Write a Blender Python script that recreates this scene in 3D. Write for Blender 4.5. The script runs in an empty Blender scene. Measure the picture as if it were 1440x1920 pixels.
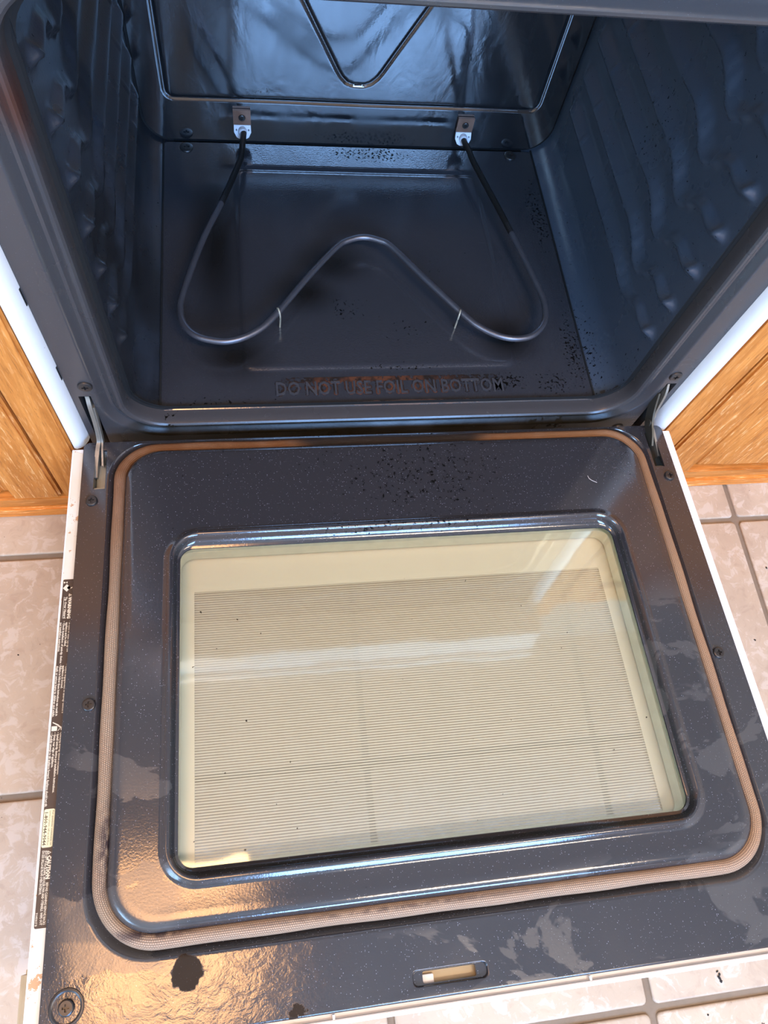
import bpy, bmesh, math, random
from mathutils import Vector, Matrix, geometry, noise as mnoise

# ------------------------------------------------------------------ camera, light, exposure
sc = bpy.context.scene
COL = sc.collection
cd = bpy.data.cameras.new('camera')
cam = bpy.data.objects.new('camera', cd)
COL.objects.link(cam)
_r = Vector((0.98722201, -0.10443812, 0.12035522))
_u = Vector((0.04739521, 0.91354552, 0.40396569))
_f = Vector((0.15213939, 0.39309956, -0.90682211))
cam.matrix_world = Matrix(((_r.x, _u.x, -_f.x, -0.1601949), (_r.y, _u.y, -_f.y, -0.4411080),
                           (_r.z, _u.z, -_f.z, 0.7837376), (0, 0, 0, 1)))
cd.sensor_width = 36.0
cd.lens = 1375.9457 / 1920 * 36.0
cd.shift_x = 14.62 / 1920
cd.shift_y = 5.3 / 1920
cd.clip_start = 0.02
sc.camera = cam

w = bpy.data.worlds.new('world')
sc.world = w
w.use_nodes = True
w.node_tree.nodes['Background'].inputs[0].default_value = (0.45, 0.65, 1.0, 1)
w.node_tree.nodes['Background'].inputs[1].default_value = 1.0

WIN = dict(x0=-0.25, x1=1.15, z0=1.0, z1=2.22, y=-2.52)
FLOOR_Z = -0.2047


def area(name, loc, rot, sx, sy, col, power):
    l = bpy.data.lights.new(name, 'AREA')
    l.shape = 'RECTANGLE'
    l.size, l.size_y = sx, sy
    l.color = col
    l.energy = power
    o = bpy.data.objects.new(name, l)
    o.location = loc
    o.rotation_euler = rot
    COL.objects.link(o)
    return o


# daylight coming in through the kitchen window behind the photographer
area('window_daylight', (0.45, WIN['y'] - 0.10, 1.61), (math.pi / 2, 0, 0), 1.4, 1.22, (0.27, 0.52, 1.0), 195)
area('side_fill_light', (-1.96, -1.75, 1.55), (math.pi / 2, 0, -math.pi / 2), 1.1, 1.2, (0.40, 0.66, 1.0), 75)  # added cool fill from the left, lights the right oven wall
# warm ceiling fixture
area('ceiling_lamp_light', (-0.60, -0.50, 2.535), (0, 0, 0), 0.62, 0.62, (1.0, 0.50, 0.20), 24)
area('added_fill_light', (0.75, -1.35, 2.535), (0, 0, 0), 1.1, 0.25, (1.0, 0.77, 0.57), 46)  # added warm fill for general light, no known lamp there

sc.view_settings.view_transform = 'Standard'
sc.view_settings.look = 'None'
sc.view_settings.gamma = 1.0
sc.view_settings.use_curve_mapping = False
sc.view_settings.exposure = 0.0
sc.cycles.max_bounces = 10
sc.cycles.glossy_bounces = 6
sc.cycles.transparent_max_bounces = 12
sc.cycles.sample_clamp_indirect = 6.0
sc.cycles.use_denoising = True

random.seed(7)
PI = math.pi


# ------------------------------------------------------------------ node helpers
class NT:
    def __init__(self, name):
        self.m = bpy.data.materials.new(name)
        self.m.use_nodes = True
        self.t = self.m.node_tree
        self.t.nodes.clear()
        self.out = self.t.nodes.new('ShaderNodeOutputMaterial')
        self.tc = self.t.nodes.new('ShaderNodeTexCoord')
        self.obj = self.tc.outputs['Object']
        self.uv = self.tc.outputs['UV']

    def n(self, kind, **kw):
        x = self.t.nodes.new('ShaderNode' + kind)
        for k, v in kw.items():
            setattr(x, k, v)
        return x

    def set(self, sock, v):
        if isinstance(v, bpy.types.NodeSocket):
            self.t.links.new(v, sock)
        elif isinstance(v, (tuple, list)) and len(v) == 3 and sock.type == 'RGBA':
            sock.default_value = (*v, 1)
        else:
            sock.default_value = v

    def math(self, op, a, b=0.0, clamp=False, c=None):
        x = self.n('Math', operation=op, use_clamp=clamp)
        self.set(x.inputs[0], a)
        self.set(x.inputs[1], b)
        if c is not None:
            self.set(x.inputs[2], c)
        return x.outputs[0]

    def mapr(self, v, a, b, c=0.0, d=1.0, smooth=False):
        x = self.n('MapRange')
        if smooth:
            x.interpolation_type = 'SMOOTHSTEP'
        self.set(x.inputs['Value'], v)
        for k, q in (('From Min', a), ('From Max', b), ('To Min', c), ('To Max', d)):
            self.set(x.inputs[k], q)
        return x.outputs['Result']

    def scale(self, vec, s, off=(0, 0, 0)):
        x = self.n('Mapping')
        self.set(x.inputs['Vector'], vec)
        x.inputs['Scale'].default_value = s if isinstance(s, tuple) else (s, s, s)
        x.inputs['Location'].default_value = off
        return x.outputs[0]

    def noise(self, vec, scale, detail=3.0, rough=0.55, dist=0.0):
        x = self.n('TexNoise')
        self.set(x.inputs['Vector'], vec)
        x.inputs['Scale'].default_value = scale
        x.inputs['Detail'].default_value = detail
        x.inputs['Roughness'].default_value = rough
        x.inputs['Distortion'].default_value = dist
        return x.outputs['Fac']

    def voro(self, vec, scale, feature='F1'):
        x = self.n('TexVoronoi', feature=feature)
        self.set(x.inputs['Vector'], vec)
        x.inputs['Scale'].default_value = scale
        return x.outputs['Distance'], x.outputs['Color'] if 'Color' in x.outputs else None

    def mix(self, f, a, b):
        x = self.n('Mix', data_type='RGBA')
        self.set(x.inputs['Factor'], f)
        self.set(x.inputs['A'], a if not isinstance(a, tuple) else (*a[:3], 1))
        self.set(x.inputs['B'], b if not isinstance(b, tuple) else (*b[:3], 1))
        return x.outputs['Result']

    def mixf(self, f, a, b):
        x = self.n('Mix', data_type='FLOAT')
        self.set(x.inputs['Factor'], f)
        self.set(x.inputs['A'], a)
        self.set(x.inputs['B'], b)
        return x.outputs['Result']

    def mx(self, *v):
        r = v[0]
        for q in v[1:]:
            r = self.math('MAXIMUM', r, q)
        return r

    def blob(self, vec, c, r, soft=0.0):
        """1 at a centre, falling to 0 at distance r; r may be a 3-tuple of radii"""
        if isinstance(r, tuple):
            s = tuple(1 / q for q in r)
            x = self.n('VectorMath', operation='MULTIPLY')
            self.set(x.inputs[0], vec)
            x.inputs[1].default_value = s
            vec = x.outputs[0]
            c = tuple(a * b for a, b in zip(c, s))
            r = 1.0
        x = self.n('VectorMath', operation='DISTANCE')
        self.set(x.inputs[0], vec)
        x.inputs[1].default_value = c
        return self.mapr(x.outputs['Value'], soft * r, r, 1.0, 0.0, True)

    def sep(self, vec):
        x = self.n('SeparateXYZ')
        self.set(x.inputs[0], vec)
        return x.outputs

    def bump(self, h, strength=0.2, dist=0.001, normal=None):
        x = self.n('Bump')
        x.inputs['Strength'].default_value = strength
        x.inputs['Distance'].default_value = dist
        self.set(x.inputs['Height'], h)
        if normal is not None:
            self.set(x.inputs['Normal'], normal)
        return x.outputs[0]

    def pbr(self, color, rough=0.5, metal=0.0, normal=None, ior=None, coat=None, matte=None):
        x = self.n('BsdfPrincipled')
        if matte is not None:
            self.set(x.inputs['Specular IOR Level'], self.mixf(matte, 0.5, 0.04))
        self.set(x.inputs['Base Color'], color if not isinstance(color, tuple) else (*color[:3], 1))
        self.set(x.inputs['Roughness'], rough)
        self.set(x.inputs['Metallic'], metal)
        if normal is not None:
            self.set(x.inputs['Normal'], normal)
        if ior:
            x.inputs['IOR'].default_value = ior
        if coat:
            x.inputs['Coat Weight'].default_value = coat
        return x.outputs[0]

    def done(self, shader):
        self.t.links.new(shader, self.out.inputs['Surface'])
        return self.m


def plain(name, col, rough=0.5, metal=0.0, ior=None, bumpiness=0.0):
    g = NT(name)
    nz = g.noise(g.obj, 60, 4)
    c = g.mix(g.mapr(nz, 0.35, 0.7), tuple(q * 0.88 for q in col), col)
    nrm = g.bump(g.noise(g.obj, 300, 3), bumpiness, 0.0005) if bumpiness else None
    return g.done(g.pbr(c, rough, metal, nrm, ior))


# ------------------------------------------------------------------ enamel
def enamel(name, kind, base=(0.029, 0.028, 0.031)):
    g = NT(name)
    v = g.obj
    # tiny pale flecks in the porcelain
    d, c = g.voro(v, 620)
    cs = g.n('SeparateColor')
    g.set(cs.inputs[0], c)
    rad = g.mapr(cs.outputs[0], 0.32, 1.0, -0.05, 0.22 if kind == 'door' else 0.10)
    fleck = g.math('LESS_THAN', d, rad)
    col = g.mix(fleck, base, (0.24, 0.25, 0.30))
    rough = g.mapr(g.noise(v, 9, 4), 0.3, 0.7, 0.07, 0.17)
    S = g.noise(v, 240, 3, 0.65)
    S2 = g.noise(v, 95, 4, 0.7)
    if kind == 'door':
        x, y, z = g.sep(v)
        # dull film left by a wiped cleaner, with tide-marks
        f1 = g.noise(g.scale(v, (1.0, 1.6, 1.0), (3.1, 0.7, 0)), 7.5, 5, 0.55, 0.6)
        film = g.mapr(f1, 0.515, 0.528)
        zone = g.mx(g.blob(v, (0.17, -0.55, 0), (0.25, 0.09, 0.2)), g.blob(v, (0.30, -0.36, 0), (0.10, 0.22, 0.2)),
                    g.blob(v, (-0.30, -0.42, 0), (0.09, 0.22, 0.2)), g.blob(v, (0.0, -0.56, 0), (0.2, 0.05, 0.2)))
        film = g.math('MULTIPLY', film, g.mapr(zone, 0.15, 0.4))
        col = g.mix(g.math('MULTIPLY', film, 0.6), col, (0.070, 0.068, 0.066))
        rough = g.mixf(film, rough, 0.22)
        # grease haze across the bottom left
        hz = g.blob(v, (-0.22, -0.545, 0), (0.20, 0.085, 0.2))
        rip = g.noise(g.scale(v, (1, 1.3, 1)), 55, 5, 0.6, 1.2)
        # soot specks near the hinge side, and a few all over
        top = g.mapr(y, -0.125, -0.02, 0.0, 1.0)
        mid = g.blob(v, (0.03, -0.05, 0), (0.22, 0.13, 0.3))
        m = g.mx(g.math('MULTIPLY', mid, 0.9), g.math('MULTIPLY', top, 0.35), g.blob(v, (0.0, -0.124, 0), (0.3, 0.016, 0.3)))
        sp = g.math('GREATER_THAN', S, g.mapr(m, 0, 1, 0.74, 0.575))
        # burnt brown spots
        br = g.mx(g.math('MULTIPLY', g.blob(v, (-0.243, -0.537, 0), 0.026, 0.0), g.mapr(g.noise(v, 75, 4), 0.3, 0.6, 0.7, 1.25)), g.math('MULTIPLY', g.blob(v, (-0.152, -0.578, 0), (0.035, 0.016, 0.2), 0.0), g.mapr(S2, 0.4, 0.6, 0.4, 0.8)))
        brn = g.mapr(g.math('ADD', br, g.math('MULTIPLY', S2, 0.35)), 0.62, 0.70)
        col = g.mix(g.math('MULTIPLY', brn, 0.85), col, (0.035, 0.022, 0.012))
        # brown baked edge under the gasket
        warm = g.mx(g.blob(v, (-0.35, -0.12, 0), (0.05, 0.2, 0.3)), g.blob(v, (0.345, -0.16, 0), (0.07, 0.2, 0.3)))
        col = g.mix(g.math('MULTIPLY', warm, 0.55), col, (0.040, 0.024, 0.016))
        rough = g.mixf(g.math('MULTIPLY', warm, 0.5), rough, 0.3)
        col = g.mix(sp, col, (0.002, 0.002, 0.002))
        rough = g.mixf(g.mx(sp, brn), rough, 0.6)
        h = g.math('ADD', g.math('MULTIPLY', g.noise(v, 500, 2), 0.25), g.math('MULTIPLY', g.math('MULTIPLY', rip, hz), 1.8))
        nrm = g.bump(h, 0.35, 0.0006)
        return g.done(g.pbr(col, rough, 0, nrm, 1.75, matte=g.mx(sp, brn)))
    # stains per part, plus painted shade on the left wall
    rust = None
    mt = None
    if kind == 'floor':
        x, y, z = g.sep(v)
        m = g.mx(g.blob(v, (0.262, 0.12, 0), (0.035, 0.16, 1)), g.blob(v, (0.262, 0.36, 0), (0.035, 0.16, 1)),
                 g.math('MULTIPLY', g.blob(v, (0.23, 0.07, 0), (0.09, 0.05, 1)), 0.9),
                 g.math('MULTIPLY', g.blob(v, (0.16, 0.075, 0), (0.07, 0.03, 1)), 1.15),
                 g.math('MULTIPLY', g.blob(v, (-0.20, 0.055, 0), (0.16, 0.02, 1)), 0.8),
                 g.math('MULTIPLY', g.blob(v, (-0.04, 0.19, 0), (0.05, 0.05, 1)), 0.9),
                 g.math('MULTIPLY', g.blob(v, (0.04, 0.16, 0), (0.10, 0.07, 1)), 0.62),
                 g.math('MULTIPLY', g.blob(v, (0.02, 0.099, 0), (0.18, 0.010, 1)), 0.85),
                 g.math('MULTIPLY', g.blob(v, (0.02, 0.48, 0), (0.16, 0.035, 1)), 1.15),
                 g.math('MULTIPLY', g.blob(v, (0.10, 0.25, 0), (0.05, 0.05, 1)), 0.6), 0.25)
        sp = g.math('GREATER_THAN', S, g.mapr(m, 0, 1, 0.80, 0.545))
        soot = g.mx(g.blob(v, (-0.185, 0.12, 0), (0.07, 0.05, 1)), g.blob(v, (-0.205, 0.30, 0), (0.05, 0.20, 1)),
                    g.blob(v, (0.175, 0.14, 0), (0.06, 0.05, 1)), g.blob(v, (-0.05, 0.27, 0), (0.07, 0.05, 1)),
                    g.blob(v, (-0.09, 0.22, 0), (0.06, 0.05, 1)))
        col = g.mix(g.math('MULTIPLY', soot, 0.9), col, (0.005, 0.0035, 0.002))
        col = g.mix(sp, col, (0.002, 0.0015, 0.001))
        # rust and baked grease round the raised lettering and along the front edge
        r2 = g.math('MULTIPLY', g.blob(v, (0.03, 0.0475, 0), (0.17, 0.007, 1), 0.3), 1.0)
        rn2 = g.math('GREATER_THAN', g.noise(v, 60, 4, 0.6), g.mapr(r2, 0, 1, 0.95, 0.38))
        rust = rn2
        rc = g.mix(g.mapr(g.noise(v, 40, 3), 0.4, 0.6), (0.055, 0.016, 0.007), (0.016, 0.007, 0.004))
        col = g.mix(rust, col, rc)
        mt = g.mx(sp, g.math('MULTIPLY', soot, 0.6))
        rough = g.mixf(g.mx(sp, rust), rough, 0.6)
        rough = g.mixf(g.math('MULTIPLY', soot, 0.6), rough, 0.4)
        rough = g.mx(rough, 0.10)
    elif kind == 'wall':
        m = g.mx(g.blob(v, (0.27, 0.12, 0.02), (0.05, 0.18, 0.05)), g.math('MULTIPLY', g.blob(v, (0.29, 0.06, 0.06), (0.05, 0.04, 0.08)), 0.8),
                 g.math('MULTIPLY', g.blob(v, (0.30, 0.25, 0.25), (0.1, 0.2, 0.15)), 0.55),
                 g.math('MULTIPLY', g.blob(v, (-0.29, 0.08, 0.05), (0.05, 0.07, 0.05)), 0.7), 0.3)
        sp = g.math('GREATER_THAN', S, g.mapr(m, 0, 1, 0.76, 0.545))
        col = g.mix(sp, col, (0.002, 0.0015, 0.001))
        x, y, z = g.sep(v)
        mt = sp
        edge = g.math('MULTIPLY', g.mapr(y, 0.10, 0.045), g.mapr(z, 0.16, 0.02))
        dk = g.math('GREATER_THAN', g.noise(g.scale(v, (1, 1, 0.5)), 50, 5, 0.7), g.mapr(edge, 0, 1, 0.95, 0.48))
        col = g.mix(dk, col, (0.008, 0.005, 0.003))
        shade_grime = g.math('MULTIPLY', g.math('LESS_THAN', x, 0.0), g.mapr(g.noise(v, 8, 4, 0.6), 0.25, 0.6, 0.45, 0.95))  # left wall darkened: its shade put into the colour, with some grime
        col = g.mix(shade_grime, col, (0.010, 0.0095, 0.010))
        rough = g.mixf(g.mx(sp, dk), g.mapr(g.noise(v, 9, 4), 0.3, 0.7, 0.24, 0.34), 0.6)
    elif kind == 'frame':
        x, y, z = g.sep(v)
        m = g.mx(g.blob(v, (0.22, 0.02, -0.02), (0.10, 0.05, 0.03)), g.blob(v, (-0.27, 0.03, 0.0), (0.06, 0.05, 0.02)), 0.2)
        sp = g.math('GREATER_THAN', S2, g.mapr(m, 0, 1, 0.86, 0.52))
        col = g.mix(sp, col, (0.003, 0.002, 0.0015))
        wz = g.math('MULTIPLY', g.mapr(z, 0.0062, 0.001), g.blob(v, (0.0, 0.02, -0.02), (0.36, 0.1, 0.10), .8))
        wz = g.math('MULTIPLY', wz, g.mapr(g.noise(v, 14, 4), 0.3, 0.55, 0.7, 1.0))
        col = g.mix(wz, col, (0.012, 0.009, 0.005))
        mt = g.mx(g.math('MULTIPLY', wz, 0.72), sp)
        bl = g.blob(v, (-0.315, 0.03, 0.42), (0.02, 0.05, 0.05))
        col = g.mix(bl, col, (0.07, 0.025, 0.015))
        rough = g.mapr(g.noise(v, 12, 4), 0.3, 0.7, 0.20, 0.30)
        rough = g.mixf(sp, rough, 0.6)
    elif kind == 'back':
        st = g.noise(g.scale(v, (1, 1, 0.35)), 16, 5, 0.6, 0.5)
        rough = g.mapr(st, 0.35, 0.7, 0.05, 0.20)
        m = g.mx(g.blob(v, (-0.14, 0.49, 0.09), (0.06, 0.1, 0.03)), g.blob(v, (0.085, 0.49, 0.17), (0.012, 0.1, 0.06)), 0.15)
        sp = g.math('GREATER_THAN', S2, g.mapr(m, 0, 1, 0.86, 0.62))
        rough = g.mixf(sp, rough, 0.5)
        lowf = g.noise(g.scale(v, (1, 1, 0.6)), 22, 3, 0.5, 1.0)
        nrm = g.bump(g.math('ADD', g.math('MULTIPLY', g.noise(v, 500, 2), 0.06), lowf), 0.16, 0.0022)
        return g.done(g.pbr(col, rough, 0, nrm, 2.2))
    nrm = g.bump(g.noise(v, 420, 2), 0.12 if kind == 'frame' else 0.22, 0.0006)
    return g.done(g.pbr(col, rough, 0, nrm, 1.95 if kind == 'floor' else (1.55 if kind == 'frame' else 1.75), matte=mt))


M = {}
M['door'] = enamel('door_enamel', 'door')
M['floor'] = enamel('oven_bottom_enamel', 'floor', (0.033, 0.033, 0.038))
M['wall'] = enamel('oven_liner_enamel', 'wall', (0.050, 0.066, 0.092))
M['frame'] = enamel('oven_frame_enamel', 'frame', (0.050, 0.047, 0.048))
M['back'] = enamel('oven_back_enamel', 'back', (0.009, 0.010, 0.012))
M['letter'] = plain('raised_letter_enamel', (0.050, 0.050, 0.056), 0.2)


def white_paint(name, stain):
    g = NT(name)
    col = (0.80, 0.80, 0.78)
    n1 = g.math('GREATER_THAN', g.noise(g.scale(g.obj, (1, 1, 1), (0.3, 0, 0)), 75, 5, 0.7), 0.62)
    n2 = g.mapr(g.noise(g.obj, 11, 4), 0.42, 0.7)
    if stain:
        c = g.mix(g.math('MULTIPLY', n2, 0.8), (0.74, 0.69, 0.58), (0.66, 0.54, 0.34))
        c = g.mix(g.math('MULTIPLY', n1, 0.8), c, (0.45, 0.20, 0.05))
    else:
        c = g.mix(g.math('MULTIPLY', n2, 0.12), col, (0.7, 0.62, 0.5))
    dots = g.math('GREATER_THAN', g.noise(g.obj, 260, 2), 0.79)
    c = g.mix(dots, c, (0.03, 0.02, 0.015))
    nrm = g.bump(g.noise(g.obj, 160, 3), 0.15, 0.0006)
    return g.done(g.pbr(c, 0.3, 0, nrm))


M['white'] = white_paint('white_range_paint', False)
M['cream'] = white_paint('stained_white_paint', True)
M['screw'] = plain('black_screw', (0.018, 0.016, 0.015), 0.35, 0.0, 1.6)
M['black'] = plain('black_recess', (0.002, 0.002, 0.002), 0.8)
M['hinge'] = plain('worn_hinge_steel', (0.26, 0.24, 0.20), 0.45, 0.6, None, 0.5)
M['hinge_dark'] = plain('greasy_hinge_steel', (0.10, 0.095, 0.075), 0.35, 0.6, None, 0.4)
M['element'] = plain('oxidised_heating_tube', (0.15, 0.15, 0.17), 0.36, 0.75, None, 0.3)
M['lead'] = plain('blackened_heating_tube', (0.02, 0.018, 0.016), 0.45, 0.5)
M['copper'] = plain('heat_tinted_steel', (0.34, 0.19, 0.13), 0.4, 0.75, None, 0.4)
M['ceramic'] = plain('pale_ceramic', (0.62, 0.63, 0.66), 0.4)
M['well'] = plain('pale_green_well', (0.82, 0.83, 0.82), 0.35)
M['steel'] = plain('pale_zinc_steel', (0.50, 0.45, 0.34), 0.4, 0.5)
M['brown_label'] = plain('brown_label_print', (0.060, 0.038, 0.026), 0.45)
M['cream_print'] = plain('cream_label_print', (0.80, 0.70, 0.52), 0.5)
M['yellow_print'] = plain('pale_yellow_print', (0.80, 0.72, 0.42), 0.5)
M['dark_print'] = plain('dark_label_print', (0.07, 0.05, 0.03), 0.5)
M['handle'] = plain('almond_plastic', (0.50, 0.40, 0.24), 0.45)
M['grout'] = plain('brown_grout', (0.25, 0.185, 0.125), 0.9, 0, None, 0.6)
M['plaster'] = plain('cream_plaster', (0.66, 0.56, 0.44), 0.8)
M['ceiling'] = plain('ceiling_paint', (0.66, 0.58, 0.48), 0.85)
M['crumb'] = plain('charred_crumb', (0.012, 0.008, 0.006), 0.7)
M['thread'] = plain('pale_lint', (0.55, 0.52, 0.48), 0.7)


def gasket_mat():
    g = NT('woven_fibreglass_rope')
    u, vv, _ = g.sep(g.uv)
    # stitches run along the rope in narrow rows
    b = g.n('TexBrick')
    b.offset = 0.5
    b.inputs['Scale'].default_value = 1.0
    b.inputs['Mortar Size'].default_value = 0.16
    b.inputs['Mortar Smooth'].default_value = 0.9
    b.inputs['Brick Width'].default_value = 1.5
    b.inputs['Row Height'].default_value = 1.0
    cmb = g.n('CombineXYZ')
    g.set(cmb.inputs[0], g.math('MULTIPLY', u, 760))
    g.set(cmb.inputs[1], g.math('MULTIPLY', vv, 22))
    g.set(b.inputs['Vector'], cmb.outputs[0])
    gap = b.outputs['Fac']
    x, y, z = g.sep(g.obj)
    tone = g.mapr(y, -0.02, -0.26, 0, 1, True)
    c = g.mix(tone, (0.20, 0.080, 0.024), (0.38, 0.265, 0.165))
    right = g.mapr(x, 0.1, 0.3)
    c = g.mix(g.math('MULTIPLY', right, 0.6), c, (0.42, 0.22, 0.10))
    c = g.mix(g.mapr(g.noise(g.obj, 30, 4), 0.45, 0.75, 0, 0.5), c, (0.34, 0.20, 0.12))
    bottom = g.mapr(y, -0.49, -0.508)
    c = g.mix(g.math('MULTIPLY', bottom, 0.55), c, (0.44, 0.30, 0.20))
    burn = g.mx(g.blob(g.obj, (-0.315, -0.43, 0.0), (0.012, 0.055, 0.02), 0.2), g.blob(g.obj, (-0.27, -0.503, 0), (0.06, 0.008, 0.03), 0.2),
                g.math('MULTIPLY', g.blob(g.obj, (-0.05, -0.508, 0.0), (0.24, 0.004, 0.03)), 0.7),
                0.0)
    burn = g.math('MULTIPLY', burn, g.mapr(g.noise(g.scale(g.obj, (1, 1, 3)), 90, 4), 0.35, 0.55))
    c = g.mix(burn, c, (0.035, 0.018, 0.022))
    c = g.mix(g.blob(g.obj, (0.0, 0.0, 0.0), (0.14, 0.02, 0.03), 0.7), c, (0.010, 0.006, 0.004))
    c = g.mix(g.math('MULTIPLY', gap, 0.6), c, (0.07, 0.03, 0.012))
    nrm = g.bump(g.math('SUBTRACT', 1.0, gap), 0.9, 0.0007)
    return g.done(g.pbr(c, 0.75, 0, nrm))


M['gasket'] = gasket_mat()

HX, HY0, HY1 = 0.2405, -0.1745, -0.452


def outer_glass_mat():
    g = NT('printed_outer_glass')
    x, y, z = g.sep(g.obj)
    ins = g.math('MULTIPLY', g.math('LESS_THAN', g.math('ABSOLUTE', x), HX),
                 g.math('MULTIPLY', g.math('LESS_THAN', y, HY0), g.math('GREATER_THAN', y, HY1)))
    fr = g.math('FRACT', g.math('MULTIPLY', y, 1 / 0.0027))
    line = g.math('GREATER_THAN', g.math('ABSOLUTE', g.math('SUBTRACT', fr, 0.5)), 0.27)
    frit = g.mx(g.math('SUBTRACT', 1.0, ins), g.mixf(line, 0.14, 0.80))
    wht = g.pbr((0.87, 0.87, 0.845), 0.25)
    tr = g.n('BsdfTransparent')
    tr.inputs[0].default_value = (0.98, 0.98, 0.97, 1)
    gl = g.n('BsdfGlossy')
    gl.inputs['Roughness'].default_value = 0.02
    fz = g.n('Fresnel')
    fz.inputs[0].default_value = 1.5
    m1 = g.n('MixShader')
    g.set(m1.inputs[0], fz.outputs[0])
    g.set(m1.inputs[1], tr.outputs[0])
    g.set(m1.inputs[2], gl.outputs[0])
    m2 = g.n('MixShader')
    g.set(m2.inputs[0], frit)
    g.set(m2.inputs[1], m1.outputs[0])
    g.set(m2.inputs[2], wht)
    return g.done(m2.outputs[0])


def inner_glass_mat():
    g = NT('coated_inner_glass')
    tr = g.n('BsdfTransparent')
    tr.inputs[0].default_value = (0.985, 0.990, 0.980, 1)
    gl = g.n('BsdfGlossy')
    gl.inputs['Roughness'].default_value = 0.04
    gl.inputs['Color'].default_value = (0.80, 1.0, 0.95, 1)
    g.set(gl.inputs['Normal'], g.bump(g.noise(g.obj, 7, 3), 0.12, 0.004))
    fz = g.n('Fresnel')
    fz.inputs[0].default_value = 1.65
    m1 = g.n('MixShader')
    g.set(m1.inputs[0], fz.outputs[0])
    g.set(m1.inputs[1], tr.outputs[0])
    g.set(m1.inputs[2], gl.outputs[0])
    df = g.pbr((0.02, 0.012, 0.008), 0.7)
    spots = g.math('GREATER_THAN', g.noise(g.obj, 170, 2, 0.4), 0.80)
    m2 = g.n('MixShader')
    g.set(m2.inputs[0], spots)
    g.set(m2.inputs[1], m1.outputs[0])
    g.set(m2.inputs[2], df)
    return g.done(m2.outputs[0])


M['outer_glass'] = outer_glass_mat()
M['inner_glass'] = inner_glass_mat()


def tile_mat():
    g = NT('mottled_ceramic_tile')
    oi = g.n('ObjectInfo')
    vm = g.n('VectorMath', operation='ADD')
    g.set(vm.inputs[0], g.obj)
    sc_ = g.n('VectorMath', operation='SCALE')
    g.set(sc_.inputs[0], oi.outputs['Location'])
    sc_.inputs['Scale'].default_value = 3.7
    g.set(vm.inputs[1], sc_.outputs[0])
    v = vm.outputs[0]
    a = g.noise(v, 52, 6, 0.62, 0.7)
    b = g.noise(v, 9, 4, 0.6, 0.4)
    c = g.mix(g.mapr(b, 0.35, 0.65), (0.45, 0.350, 0.255), (0.53, 0.42, 0.305))
    c = g.mix(g.mapr(a, 0.52, 0.60, 0, 0.65), c, (0.62, 0.535, 0.44))
    c = g.mix(g.mapr(a, 0.44, 0.34, 0, 0.35), c, (0.37, 0.265, 0.19))
    speck = g.math('GREATER_THAN', g.noise(v, 150, 2, 0.4), 0.80)
    c = g.mix(speck, c, (0.10, 0.06, 0.045))
    nrm = g.bump(a, 0.25, 0.0012)
    return g.done(g.pbr(c, g.mapr(a, 0.3, 0.7, 0.32, 0.5), 0, nrm))


M['tile'] = tile_mat()


def wood_mat(name, vertical=True, flecks=0.5, tint=1.0):
    g = NT(name)
    s = (26, 26, 1.8) if vertical else (1.8, 26, 26)
    v = g.scale(g.obj, s)
    w1 = g.noise(v, 3.2, 6, 0.6, 1.2)
    w2 = g.noise(g.scale(g.obj, (120, 120, 11) if vertical else (11, 120, 120)), 3.0, 4, 0.65, 0.3)
    k = tint
    c = g.mix(g.mapr(w1, 0.35, 0.65), (0.47 * k, 0.150 * k, 0.022 * k), (0.68 * k, 0.255 * k, 0.050 * k))
    c = g.mix(g.mapr(w2, 0.56, 0.66, 0, flecks), c, (0.90 * k, 0.50 * k, 0.20 * k))
    c = g.mix(g.mapr(w2, 0.42, 0.34, 0, 0.55), c, (0.27 * k, 0.085 * k, 0.018 * k))
    nrm = g.bump(w2, 0.25, 0.0006)
    return g.done(g.pbr(c, 0.5, 0, nrm, 1.4))


M['oak'] = wood_mat('oak_stile', True, 0.35)
M['oak_panel'] = wood_mat('oak_panel_flecked', True, 0.8, 1.0)
M['oak_rail'] = wood_mat('oak_rail', False, 0.4)
M['pale_rail'] = wood_mat('pale_oak_moulding', False, 0.9, 1.35)


# ------------------------------------------------------------------ mesh helpers
def link(name, me, mat, parent=None, smooth=None, world=True):
    o = bpy.data.objects.new(name, me)
    COL.objects.link(o)
    if mat is not None and not me.materials:
        me.materials.append(mat)
    if parent is not None:
        o.parent = parent
        if world and parent.get('_inv') is not None:
            o.matrix_parent_inverse = Matrix.Translation(-Vector(parent['_inv']))
    if smooth is not None:
        me.polygons.foreach_set('use_smooth', [True] * len(me.polygons))
        bm = bmesh.new()
        bm.from_mesh(me)
        for e in bm.edges:
            if len(e.link_faces) == 2 and e.calc_face_angle(0) > smooth:
                e.smooth = False
        bm.to_mesh(me)
        bm.free()
        if len(me.polygons) < 12000:
            wn = o.modifiers.new('wn', 'WEIGHTED_NORMAL')
            wn.weight = 90
            wn.keep_sharp = True
    return o


def mesh(name, vs, fs):
    me = bpy.data.meshes.new(name)
    me.from_pydata([tuple(v) for v in vs], [], fs)
    me.validate()
    me.update()
    return me


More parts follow.
